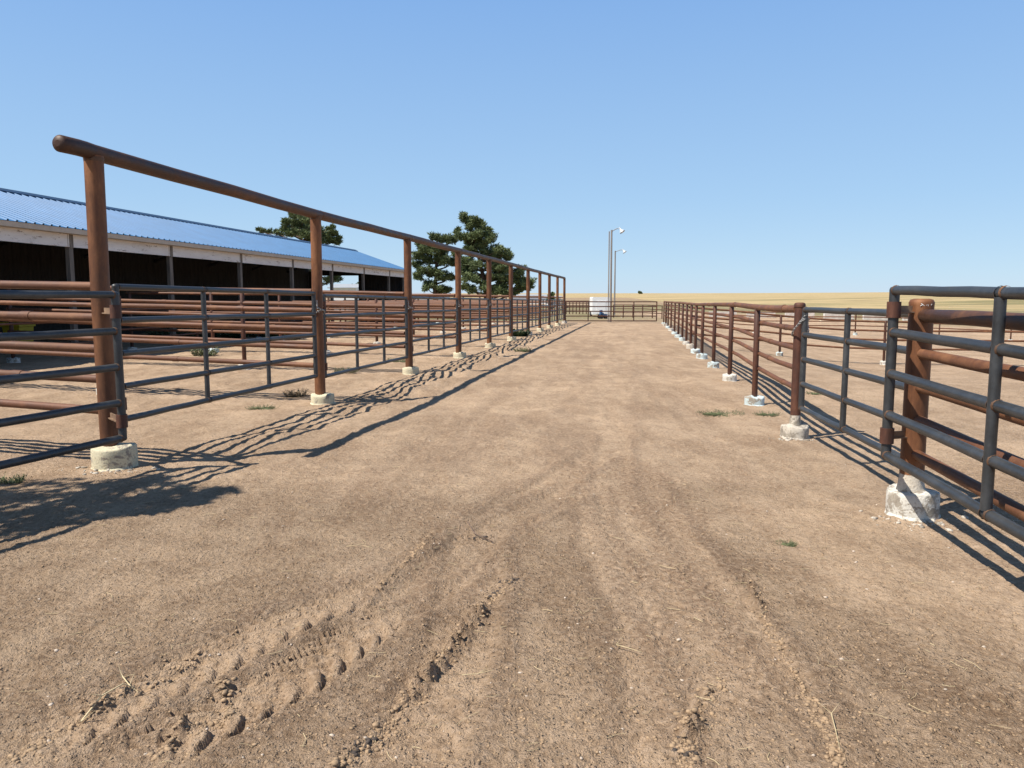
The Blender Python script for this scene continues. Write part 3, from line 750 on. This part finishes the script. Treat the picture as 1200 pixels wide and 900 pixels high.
def gable(vv, door):
    m = MB(); u = BX
    while u > BX-2*HW+.05:
        dd = min(u-(BX-2*HW), BX-u+.19); uc = u-.1; top = EZ+sl*(HW-abs(uc-(BX-HW)))-.12
        z0 = -.1
        if door and 3.35 < (BX-uc) < 6.3: z0 = 3.28
        m.box((uc, vv+brg.uniform(0, .008), (z0+top)/2), (.19, .04, top-z0)); u -= .2
    return m
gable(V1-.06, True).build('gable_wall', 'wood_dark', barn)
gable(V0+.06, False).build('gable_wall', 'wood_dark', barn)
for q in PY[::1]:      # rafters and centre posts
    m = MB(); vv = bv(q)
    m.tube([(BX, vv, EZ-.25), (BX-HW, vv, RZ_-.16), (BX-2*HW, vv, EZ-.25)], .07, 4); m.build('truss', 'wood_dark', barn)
# yellow thing in the barn mouth
q = at(22, 385, 24.6)
yb = empty('feed_tub', (q.x-.02, 24.6, gz(q.x, 24.6)), -AL, 'yellow plastic feed bin standing in the mouth of the barn', 'feed bin')
m = MB(); L = .34
prof = [(.26, 0), (.27, .1), (.30, .80), (.34, .80), (.34, .88), (.28, .88), (.25, .12)]
for (r0, z0), (r1, z1) in zip(prof[:-1], prof[1:]):
    k0 = [(-r0, -r0, z0), (r0, -r0, z0), (r0, r0, z0), (-r0, r0, z0)]; k1 = [(-r1, -r1, z1), (r1, -r1, z1), (r1, r1, z1), (-r1, r1, z1)]
    m.add(k0+k1, [(i, (i+1) % 4, 4+(i+1) % 4, 4+i) for i in range(4)])
m.add([(-.25, -.25, .12), (.25, -.25, .12), (.25, .25, .12), (-.25, .25, .12)], [(0, 1, 2, 3)]); m.build('bin', 'yellow', yb)
m = MB(); m.box((0, 0, .93), (.7, .7, .05)); m.build('lid', 'yellow', yb)

# ------------------------------------------------------------------ distant buildings
def house(lab, px0, px1, Y, ybase, yeave, yridge, wallm='white', roofm='greyroof', depth=8):
    a = at(px0, ybase, Y); b = at(px1, ybase, Y); L = b.x-a.x; zr = at(px0, yridge, Y).z; ze = at(px0, yeave, Y).z; g = gz((a.x+b.x)/2, Y)
    r = empty('farm_building', ((a.x+b.x)/2, Y, g), 0, lab, 'building')
    m = MB(); m.box((0, depth/2, (ze-g)/2-.3), (L, depth, ze-g+.6)); m.build('wall', wallm, r)
    m = MB(); h0, h1 = ze-g, zr-g; e = .4; X = L/2+e
    vs = [(-X, -e, h0-.05), (X, -e, h0-.05), (X, depth/2, h1), (-X, depth/2, h1), (-X, depth+e, h0-.05), (X, depth+e, h0-.05)]
    vs += [(p[0], p[1], p[2]+.12) for p in vs]
    m.add(vs, [(0, 1, 2, 3), (3, 2, 5, 4), (9, 8, 7, 6), (10, 11, 8, 9), (0, 6, 7, 1), (4, 5, 11, 10), (0, 3, 9, 6), (3, 4, 10, 9), (1, 7, 8, 2), (2, 8, 11, 5)]); m.build('roof', roofm, r)
    return r
house('white shed glimpsed through the doorway at the far end of the barn', 388, 417, 110, 350, 337.5, 333, depth=10)
house('long low white building left of the big pine', 474, 523, 150, 352, 346.5, 343.5, depth=9)
house('low white farm building on the horizon right of the big pine', 598, 640, 230, 352, 346.8, 345.3, depth=9)
house('small white farm building on the horizon beside the last tall posts', 641, 657, 150, 353, 348.6, 347.4, depth=8)

# ------------------------------------------------------------------ trees
def blade_cloud(mb, c, r, n, size, rg, squash=.75, wid=.3, mi=0):
    for _ in range(n):
        while True:
            p = Vector((rg.uniform(-1, 1), rg.uniform(-1, 1), rg.uniform(-1, 1)))
            if p.length < 1: break
        p = p.normalized()*p.length**.55
        p = Vector((p.x*r, p.y*r, p.z*r*squash))+c
        s = size*rg.uniform(.6, 1.3)
        for _k in range(3):
            d = Vector((rg.uniform(-1, 1), rg.uniform(-1, 1), rg.uniform(-.3, 1))).normalized()*s
            q = d.cross(Vector((rg.uniform(-1, 1), rg.uniform(-1, 1), rg.uniform(-1, 1)))).normalized()*s*wid
            mb.add([p-q*.5, p+d*.5-q, p+d+q*.3, p+q*.7], [(0, 1, 2, 3)], mi)
def pine(lab, Y, trunk_px, base_py, clumps, seed, top, dens=1.0):
    rg = random.Random(seed); tb = at(trunk_px, base_py, Y); g = gz(tb.x, Y); O = Vector((tb.x, Y, g))
    rt = empty('pine_tree', O, 0, lab, 'tree', 'pines behind the barn')
    C = []
    xs = [at(a, b, Y).x for a, b, r in clumps]; W = (max(xs)-min(xs))/2; cx = (max(xs)+min(xs))/2
    zt = at(top[0], top[1], Y)-O
    for a, b, r in clumps:
        p = at(a, b, Y)
        # depth: fill the round crown; clumps near the silhouette stay near the trunk plane
        k = max(0, 1-((p.x-cx)/W)**2)**.5
        dpt = rg.choice((-1, 1))*rg.uniform(.1, .8)*W*k*.8
        s = (Y+dpt)/Y; q = Vector((p.x*s, Y+dpt, H+(p.z-H)*s)); C.append((q-O, r*Y/900*s))
        if r > 5:   # a partner clump on the other side of the crown
            dp2 = -dpt*rg.uniform(.6, 1); s = (Y+dp2)/Y
            q = Vector((p.x*s+rg.uniform(-.3, .3), Y+dp2, H+(p.z-H)*s)); C.append((q-O, r*Y/900*s*.85))
    tr_ = MB(); pts = [Vector((0, 0, -.3)), Vector((0, 0, zt.z*.3)), Vector((zt.x*.4, 0, zt.z*.62)), Vector((zt.x, 0, zt.z*.97))]
    tr_.tube(pts, [.3, .24, .15, .04], 10)
    for c, r in C:
        hz = max(.8, min(zt.z*.93, c.z-abs(c.x)*.25-.3)); t = hz/zt.z; bx_ = zt.x*max(0, (t-.3)/.7)
        s = Vector((bx_, 0, hz)); mid = s.lerp(c, .5)+Vector((0, 0, -.12)); tr_.tube([s, mid, c], [.07, .05, .02], 5)
    tr_.build('trunk', 'bark', rt)
    cr = MB()
    for c, r in C:
        r = r*.92; k = max(2, int(3*r*2))
        for _ in range(6):      # sub-clumps, ragged outline
            o2 = Vector((rg.uniform(-1, 1), rg.uniform(-1, 1), rg.uniform(-.7, .75)))*r*.75
            blade_cloud(cr, c+o2, r*.57*rg.uniform(.7, 1.2), int(72*dens*max(r, .3)**1.3)+6, .30, rg, .8, .13, rg.choice((0, 0, 1)))
    cr.build('crown', ['needle', 'needle2'], rt)
P2b = [(541,253,5),(546,258,6),(557,260,6),(551,266,8),(537,271,5),(541,277,7),(563,267,7),(570,274,9),(557,276,9),(550,283,9),(575,281,7),(564,286,10),(554,292,8),(570,295,9),(582,293,8),(591,297,7),(593,302,6),(580,300,8),(546,308,9),(545,317,9),(555,315,10),(550,325,9),(545,336,6),(559,327,9),(564,336,8),(554,340,6),(584,311,9),(584,320,10),(591,315,8),(594,327,9),(586,334,9),(591,341,7),(609,318,8),(610,327,10),(620,331,7),(609,338,8),(616,336,7),(602,343,6),(578,340,7),(575,311,8),(536,298,6),(575,325,8)]
P2a = [(511,279,7),(522,281,8),(529,282,6),(491,288,6),(497,293,8),(507,292,9),(518,295,8),(490,300,7),(500,304,9),(513,302,8),(522,306,8),(530,308,6),(488,311,6),(498,317,8),(490,324,6),(509,320,8),(518,324,8),(527,325,6),(506,334,8),(513,340,7),(500,338,5),(523,340,7)]
P1 = [(345,253,6),(357,257,7),(337,262,7),(348,263,8),(333,270,6),(362,267,8),(342,273,8),(357,273,8),(370,268,7),(375,275,7),(387,268,5),(390,275,6),(383,280,7),(393,283,6),(397,280,3),(322,272,4),(328,275,4),(315,272,3),(308,271,3),(303,270,3),(373,283,8),(363,278,8),(350,290,9),(370,295,9),(385,300,8),(360,310,10),(385,330,6),(392,327,6),(340,305,9),(380,315,8),(330,290,8)]
pine('big dark pine standing between the fourth and seventh tall left posts', 77, 569, 350, P2b, 31, (546, 252))
pine('rounder pine just right of the barn, left of the big pine', 82, 510, 350, P2a, 32, (513, 278))
pine('pine whose top rises above the blue barn roof', 74, 358, 352, P1, 33, (350, 252))
# far tree seen through the barn doorway, and specks on the horizon
def round_tree(name, lab, loc, h, r, seed, m='needle2', n=14, trunk=.14, dens=60, size=.3, cat='tree', group=None, low=.35):
    rg = random.Random(seed); rt = empty(name, loc, 0, lab, cat, group)
    t_ = MB(); t_.tube([(0, 0, -.2), (0, 0, h*.5), (0, 0, h*.8)], [trunk, trunk*.7, trunk*.3], 8); cr = MB()
    for _ in range(n):
        a = rg.uniform(0, 6.28); q = rg.uniform(0, 1)**.5*r*.75; z = h*rg.uniform(low, .9)
        k = 1-abs(z/h-.6)*.9; c = Vector((q*k*math.cos(a), q*k*math.sin(a), z)); t_.tube([(0, 0, z*.7), c], [trunk*.3, .015], 5)
        blade_cloud(cr, c, r*.38, dens, size, rg, .75, .35)
    t_.build('trunk', 'bark', rt); cr.build('crown', m, rt); return rt
q = at(418, 345, 135); round_tree('tree', 'rounded tree behind the white shed seen through the barn', (q.x, 135, gz(q.x, 135)), 4.6, 3.0, 51, dens=90)
q = at(645.5, 350, 100); round_tree('evergreen_tree', 'small narrow evergreen beside the last tall posts', (q.x, 100, gz(q.x, 100)), 2.6, .4, 52, dens=60, low=.1)
q = at(750, 346, 1500); round_tree('tree_clump', 'tiny dark clump of trees on the horizon', (q.x, 1500, gz(q.x, 1500)-1), 5.5, 5, 53, size=1.5, dens=80, m='needle')

# tree outside the left edge whose shade falls on the dirt
def shade_tree():
    rg = random.Random(66); base = Vector((-8.6, 2.2, gz(-8.6, 2.2)))
    rt = empty('shade_tree', base, 0, 'leafy tree just outside the left edge that throws the soft shadow', 'tree')
    tgt = [(-4.6, 6.0, .5), (-4.1, 6.35, .42), (-3.7, 5.9, .42), (-3.2, 6.25, .38), (-3.3, 5.75, .32), (-2.75, 6.15, .26), (-4.3, 5.4, .45), (-3.75, 5.35, .34),
           (-2.5, 6.3, .15), (-2.9, 5.8, .2), (-5.0, 5.2, .5), (-4.7, 4.7, .45), (-5.2, 6.2, .45), (-3.35, 6.6, .24), (-2.62, 6.0, .14)]
    cr = MB(); tk = MB(); sx, sy = -SUNV.x/SUNV.z, -SUNV.y/SUNV.z
    tk.tube([(0, 0, -.2), (.1, .1, 1.6), (.3, .5, 3.2), (.9, .9, 4.3)], [.17, .13, .09, .04], 10)
    for (x, y, r) in tgt:
        z = 4.7+rg.uniform(-.5, .7); c = Vector((x-sx*z, y-sy*z, z))-Vector((base.x, base.y, 0))
        tk.tube([(.3, .5, 3.2), Vector((.3, .5, 3.2)).lerp(c, .5)+Vector((0, 0, .1)), c], [.045, .03, .01], 6)
        blade_cloud(cr, c, r*1.15, int(430*r), .085, rg, .6, .5)
    tk.build('trunk', 'bark', rt); cr.build('crown', 'treeleaf', rt)
shade_tree()

# ------------------------------------------------------------------ weeds, pebbles, straw
def weed(lab, px, py, wpx, m, seed, hgt=None, name='weed_tuft', n=90):
    rg = random.Random(seed); x, y = gp(px, py); g = ground_height(x, y); r = wpx*y/900/2; h = hgt or r*.55
    mb = MB()
    for _ in range(n):
        a = rg.uniform(0, 6.28); q = r*rg.uniform(0, 1)**.6; bx_, by_ = q*math.cos(a), q*math.sin(a)*.8; mb.tube([(0, 0, -.004), (bx_*.5, by_*.5, h*.12), (bx_, by_, -.003)], h*.02+.0015, 3, 0, False)
        d = Vector((math.cos(a)*rg.uniform(.2, 1), math.sin(a)*rg.uniform(.2, 1), rg.uniform(.3, 1.2))).normalized()*h*rg.uniform(.5, 1.2)
        p = Vector((bx_, by_, -.005)); mb.tube([p, p+d*.6, p+d], [h*.02+.001, h*.015+.001, .0005], 3, 0, False)
        for k in range(5):
            t = rg.uniform(.2, 1); q_ = p+d*t; e = Vector((rg.uniform(-1, 1), rg.uniform(-1, 1), rg.uniform(-.2, .8))).normalized()*h*rg.uniform(.15, .35)
            s = e.cross(Vector((0, 0, 1))).normalized()*e.length*.3; mb.add([q_, q_+e*.5+s, q_+e, q_+e*.5-s], [(0, 1, 2, 3)])
    o = mb.build(name, m); o.location = (x, y, g); tag(o, lab, 'weed', 'weeds growing in the dirt'); return o
weed('flat green weed in front of the second tall left post', 306, 479, 36, 'weed', 1, .06)
weed('green weed tuft at the left edge in front of the open gate', 10, 566, 30, 'weed', 2, .07)
weed('long low green weed patch beside the right alley fence', 845, 485, 55, 'weed', 3, .06, n=160)
weed('tiny green weed alone on the dirt before the fat post', 921, 637, 26, 'weed', 4, .03)
weed('dead brown weed at the foot of the second tall post', 347, 465, 22, 'dryweed', 5, .13)
weed('dark green bush under the sixth tall left post', 609, 394, 16, 'weeddk', 6, .36, n=260)
weed('grey-green weed on the alley side near the dark bush', 612, 412, 20, 'weed', 7, .15)
weed('green weed inside the pens behind the third tall post', 470, 424, 30, 'weed', 8, .12)
weed('green weed patch inside the pens left of the third tall post', 405, 437, 26, 'weed', 9, .12)
weed('green weeds at the right fence foot by a blue block', 900, 487, 34, 'weed', 10, .05)
weed('thin green weed past the right gate in the pen', 960, 462, 30, 'weed', 11, .05)
weed('pale weed tuft behind the nearest gate, beside the cross fence', 240, 417, 26, 'weed', 12, .25)
for k, (a, b, ww) in enumerate([(205, 395, 55), (262, 396, 55), (315, 394, 50), (335, 398, 30)]):
    weed('bushy green weeds along the barn front, %s clump from the left' % ['first', 'second', 'third', 'fourth'][k], a, b, ww, 'weeddk' if k % 2 else 'weed', 30+k, .5, n=260)

def scatter_stones(name, count, rmin, rmax, ymin, ymax, m, seed, pts=None):
    rg = random.Random(seed); mb = MB(); ico = bmesh.new(); bmesh.ops.create_icosphere(ico, subdivisions=1, radius=1)
    bv_ = [v.co.copy() for v in ico.verts]; bf = [[v.index for v in f.verts] for f in ico.faces]; P = []
    for _ in range(count):
        if pts:
            (x0, y0), (x1, y1), sp = rg.choice(pts); t = rg.random(); x = x0+(x1-x0)*t+rg.gauss(0, sp); y = y0+(y1-y0)*t+rg.gauss(0, sp)
        else:
            y = ymin*(ymax/ymin)**rg.random(); x = rg.uniform(-.72, .72)*y
        P.append((x, y, rmin*(rmax/rmin)**(rg.random()**2.2)))
    X = np.array([p[0] for p in P]); Y = np.array([p[1] for p in P]); Z = base_z(X, Y)+detail(X, Y)[0]
    B = np.array([tuple(v) for v in bv_]); nr = np.random.default_rng(seed)
    K = len(P); Rr = np.array([p[2] for p in P]); S = nr.uniform((.7, .7, .4), (1.3, 1.3, .8), (K, 3))*Rr[:, None]
    Q = B[None]*nr.uniform(.62, 1.3, (K, len(B), 1))*S[:, None]; A = nr.uniform(0, 6.28, K); ca, sa = np.cos(A)[:, None], np.sin(A)[:, None]
    V = np.stack([X[:, None]+Q[..., 0]*ca-Q[..., 1]*sa, Y[:, None]+Q[..., 0]*sa+Q[..., 1]*ca, (Z+Rr*.02)[:, None]+Q[..., 2]], -1).reshape(-1, 3)
    F = (np.array(bf)[None]+np.arange(K)[:, None, None]*len(B)).reshape(-1, 3)
    me = bpy.data.meshes.new(name); me.vertices.add(len(V)); me.vertices.foreach_set('co', V.astype(np.float32).ravel())
    me.loops.add(F.size); me.loops.foreach_set('vertex_index', F.astype(np.int32).ravel()); me.polygons.add(len(F))
    me.polygons.foreach_set('loop_start', (np.arange(len(F))*3).astype(np.int32)); me.polygons.foreach_set('loop_total', np.full(len(F), 3, np.int32))
    me.update(calc_edges=True); me.materials.append(M[m]); o = bpy.data.objects.new(name, me); COL.objects.link(o); tag(o, kind='stuff'); return o
o = scatter_stones('pebbles', 700, .002, .012, 1.9, 11, 'stone', 1); tag(o, 'pale pebbles scattered over the dirt', 'pebbles')
o = scatter_stones('dirt_crumbs', 26000, .0018, .009, 1.9, 9, 'clod', 2); tag(o, 'small loose crumbs of dry dirt all over the alley', 'dirt crumbs')
seg = []
for pts, w_, hh in RIDGE:
    for a_, b_ in zip(pts[:-1], pts[1:]): seg.append((a_, b_, w_*.5))
o = scatter_stones('broken_clods', 2600, .003, .015, 0, 0, 'clod', 3, seg); tag(o, 'broken clods lining the ruts', 'dirt clods')
x0, y0 = gp(122, 549); x1, y1 = gp(1070, 612); x2, y2 = gp(930, 516)
o = scatter_stones('concrete_rubble', 240, .006, .032, 0, 0, 'conc_grey', 4, [((x0-.3, y0-.1), (x0+.5, y0-.12), .09), ((x1-.25, y1), (x1+.25, y1-.03), .09), ((x2-.15, y2), (x2+.15, y2), .06)])
tag(o, 'crumbled concrete bits round the post blocks', 'rubble')
xa, ya = gp(592, 684); xb, yb2 = gp(558, 625)
o = scatter_stones('dark_clods', 160, .004, .017, 0, 0, 'darkclod', 5, [((xa-.08, ya-.04), (xa+.09, ya+.05), .03), ((xa-.09, ya-.12), (xa-.02, ya-.03), .03), ((xb-.05, yb2), (xb+.06, yb2+.03), .025), (gp(410, 885, H), gp(440, 865, H), .02), (gp(800, 895, H), gp(810, 868, H), .03), (gp(100, 830, H), gp(200, 790, H), .02)])
tag(o, 'dark damp clods of dirt in the middle of the alley', 'dirt clods')
def straw(n, seed):
    rg = random.Random(seed); mb = MB(); P = []
    for _ in range(n):
        y = 1.9*(8/1.9)**rg.random(); P.append((rg.uniform(-.7, .7)*y, y))
    X = np.array([p[0] for p in P]); Y = np.array([p[1] for p in P]); Z = base_z(X, Y)+detail(X, Y)[0]
    for (x, y), z in zip(P, Z):
        a = rg.uniform(0, 6.28); l = rg.uniform(.015, .09)*(1.6 if rg.random() < .1 else 1); r = rg.uniform(.0007, .0016)
        d = Vector((math.cos(a), math.sin(a), rg.uniform(-.05, .15)))*l; k = Vector((-d.y, d.x, 0))*rg.uniform(-.15, .15)
        p = Vector((x, y, z+.006)); mb.tube([p, p+d*.5+k, p+d], r, 4)
    o = mb.build('straw', 'straw'); tag(o, 'bits of straw scattered on the dirt', 'straw', kind='stuff')
straw(420, 8)
def twig(lab, pxs, r, m='twig', seed=1):
    P = [Vector((*gp(a, b), 0)) for a, b in pxs]; rg = random.Random(seed)
    O = Vector((P[0].x, P[0].y, 0)); O.z = ground_height(O.x, O.y); mb = MB(); q = []
    for p in P: q.append(Vector((p.x, p.y, ground_height(p.x, p.y)+.012+rg.uniform(0, .012)))-O)
    mb.tube(q, [r]+[r*.8]*(len(q)-2)+[r*.4], 7)
    for k in range(3):
        s = q[rg.randrange(len(q)-1)]; a = rg.uniform(0, 6.28); mb.tube([s, s+Vector((math.cos(a)*.05, math.sin(a)*.05, .03))], [r*.6, r*.2], 5)
    o = mb.build('twig', m); o.location = O; tag(o, lab, 'twig', 'twigs lying on the dirt')
twig('long pale stalk lying along the left tyre track', [(95, 846), (120, 828), (145, 815), (160, 806)], .004, 'straw', 1)
twig('short pale stalk crossing the end of the long one', [(143, 798), (152, 806), (162, 812)], .003, 'straw', 2)
twig('dark broken twig sticking up where the tracks meet', [(548, 612), (556, 622), (572, 628), (580, 632)], .005, 'twig', 3)
twig('pale straw stalk on the right half of the alley', [(974, 842), (979, 860), (984, 884)], .0025, 'straw', 4)
twig('thin pale straw stalk in the middle of the alley', [(722, 762), (738, 768), (752, 771)], .0022, 'straw', 5)
twig('short straw stalk near the bottom centre', [(541, 792), (560, 791), (578, 790)], .0022, 'straw', 6)
x, y = gp(323, 726); mb = MB(); mb.add([(-.012, -.005, 0), (.014, -.004, .003), (.012, .006, .002), (-.01, .005, .004), (-.012, -.005, -.003), (.014, -.004, 0), (.012, .006, -.001), (-.01, .005, .001)], [(0, 1, 2, 3), (7, 6, 5, 4), (0, 4, 5, 1), (1, 5, 6, 2), (2, 6, 7, 3), (3, 7, 4, 0)])
o = mb.build('paper_scrap', 'white'); o.location = (x, y, ground_height(x, y)+.01); tag(o, 'tiny white scrap lying on the dirt left of centre', 'scrap')
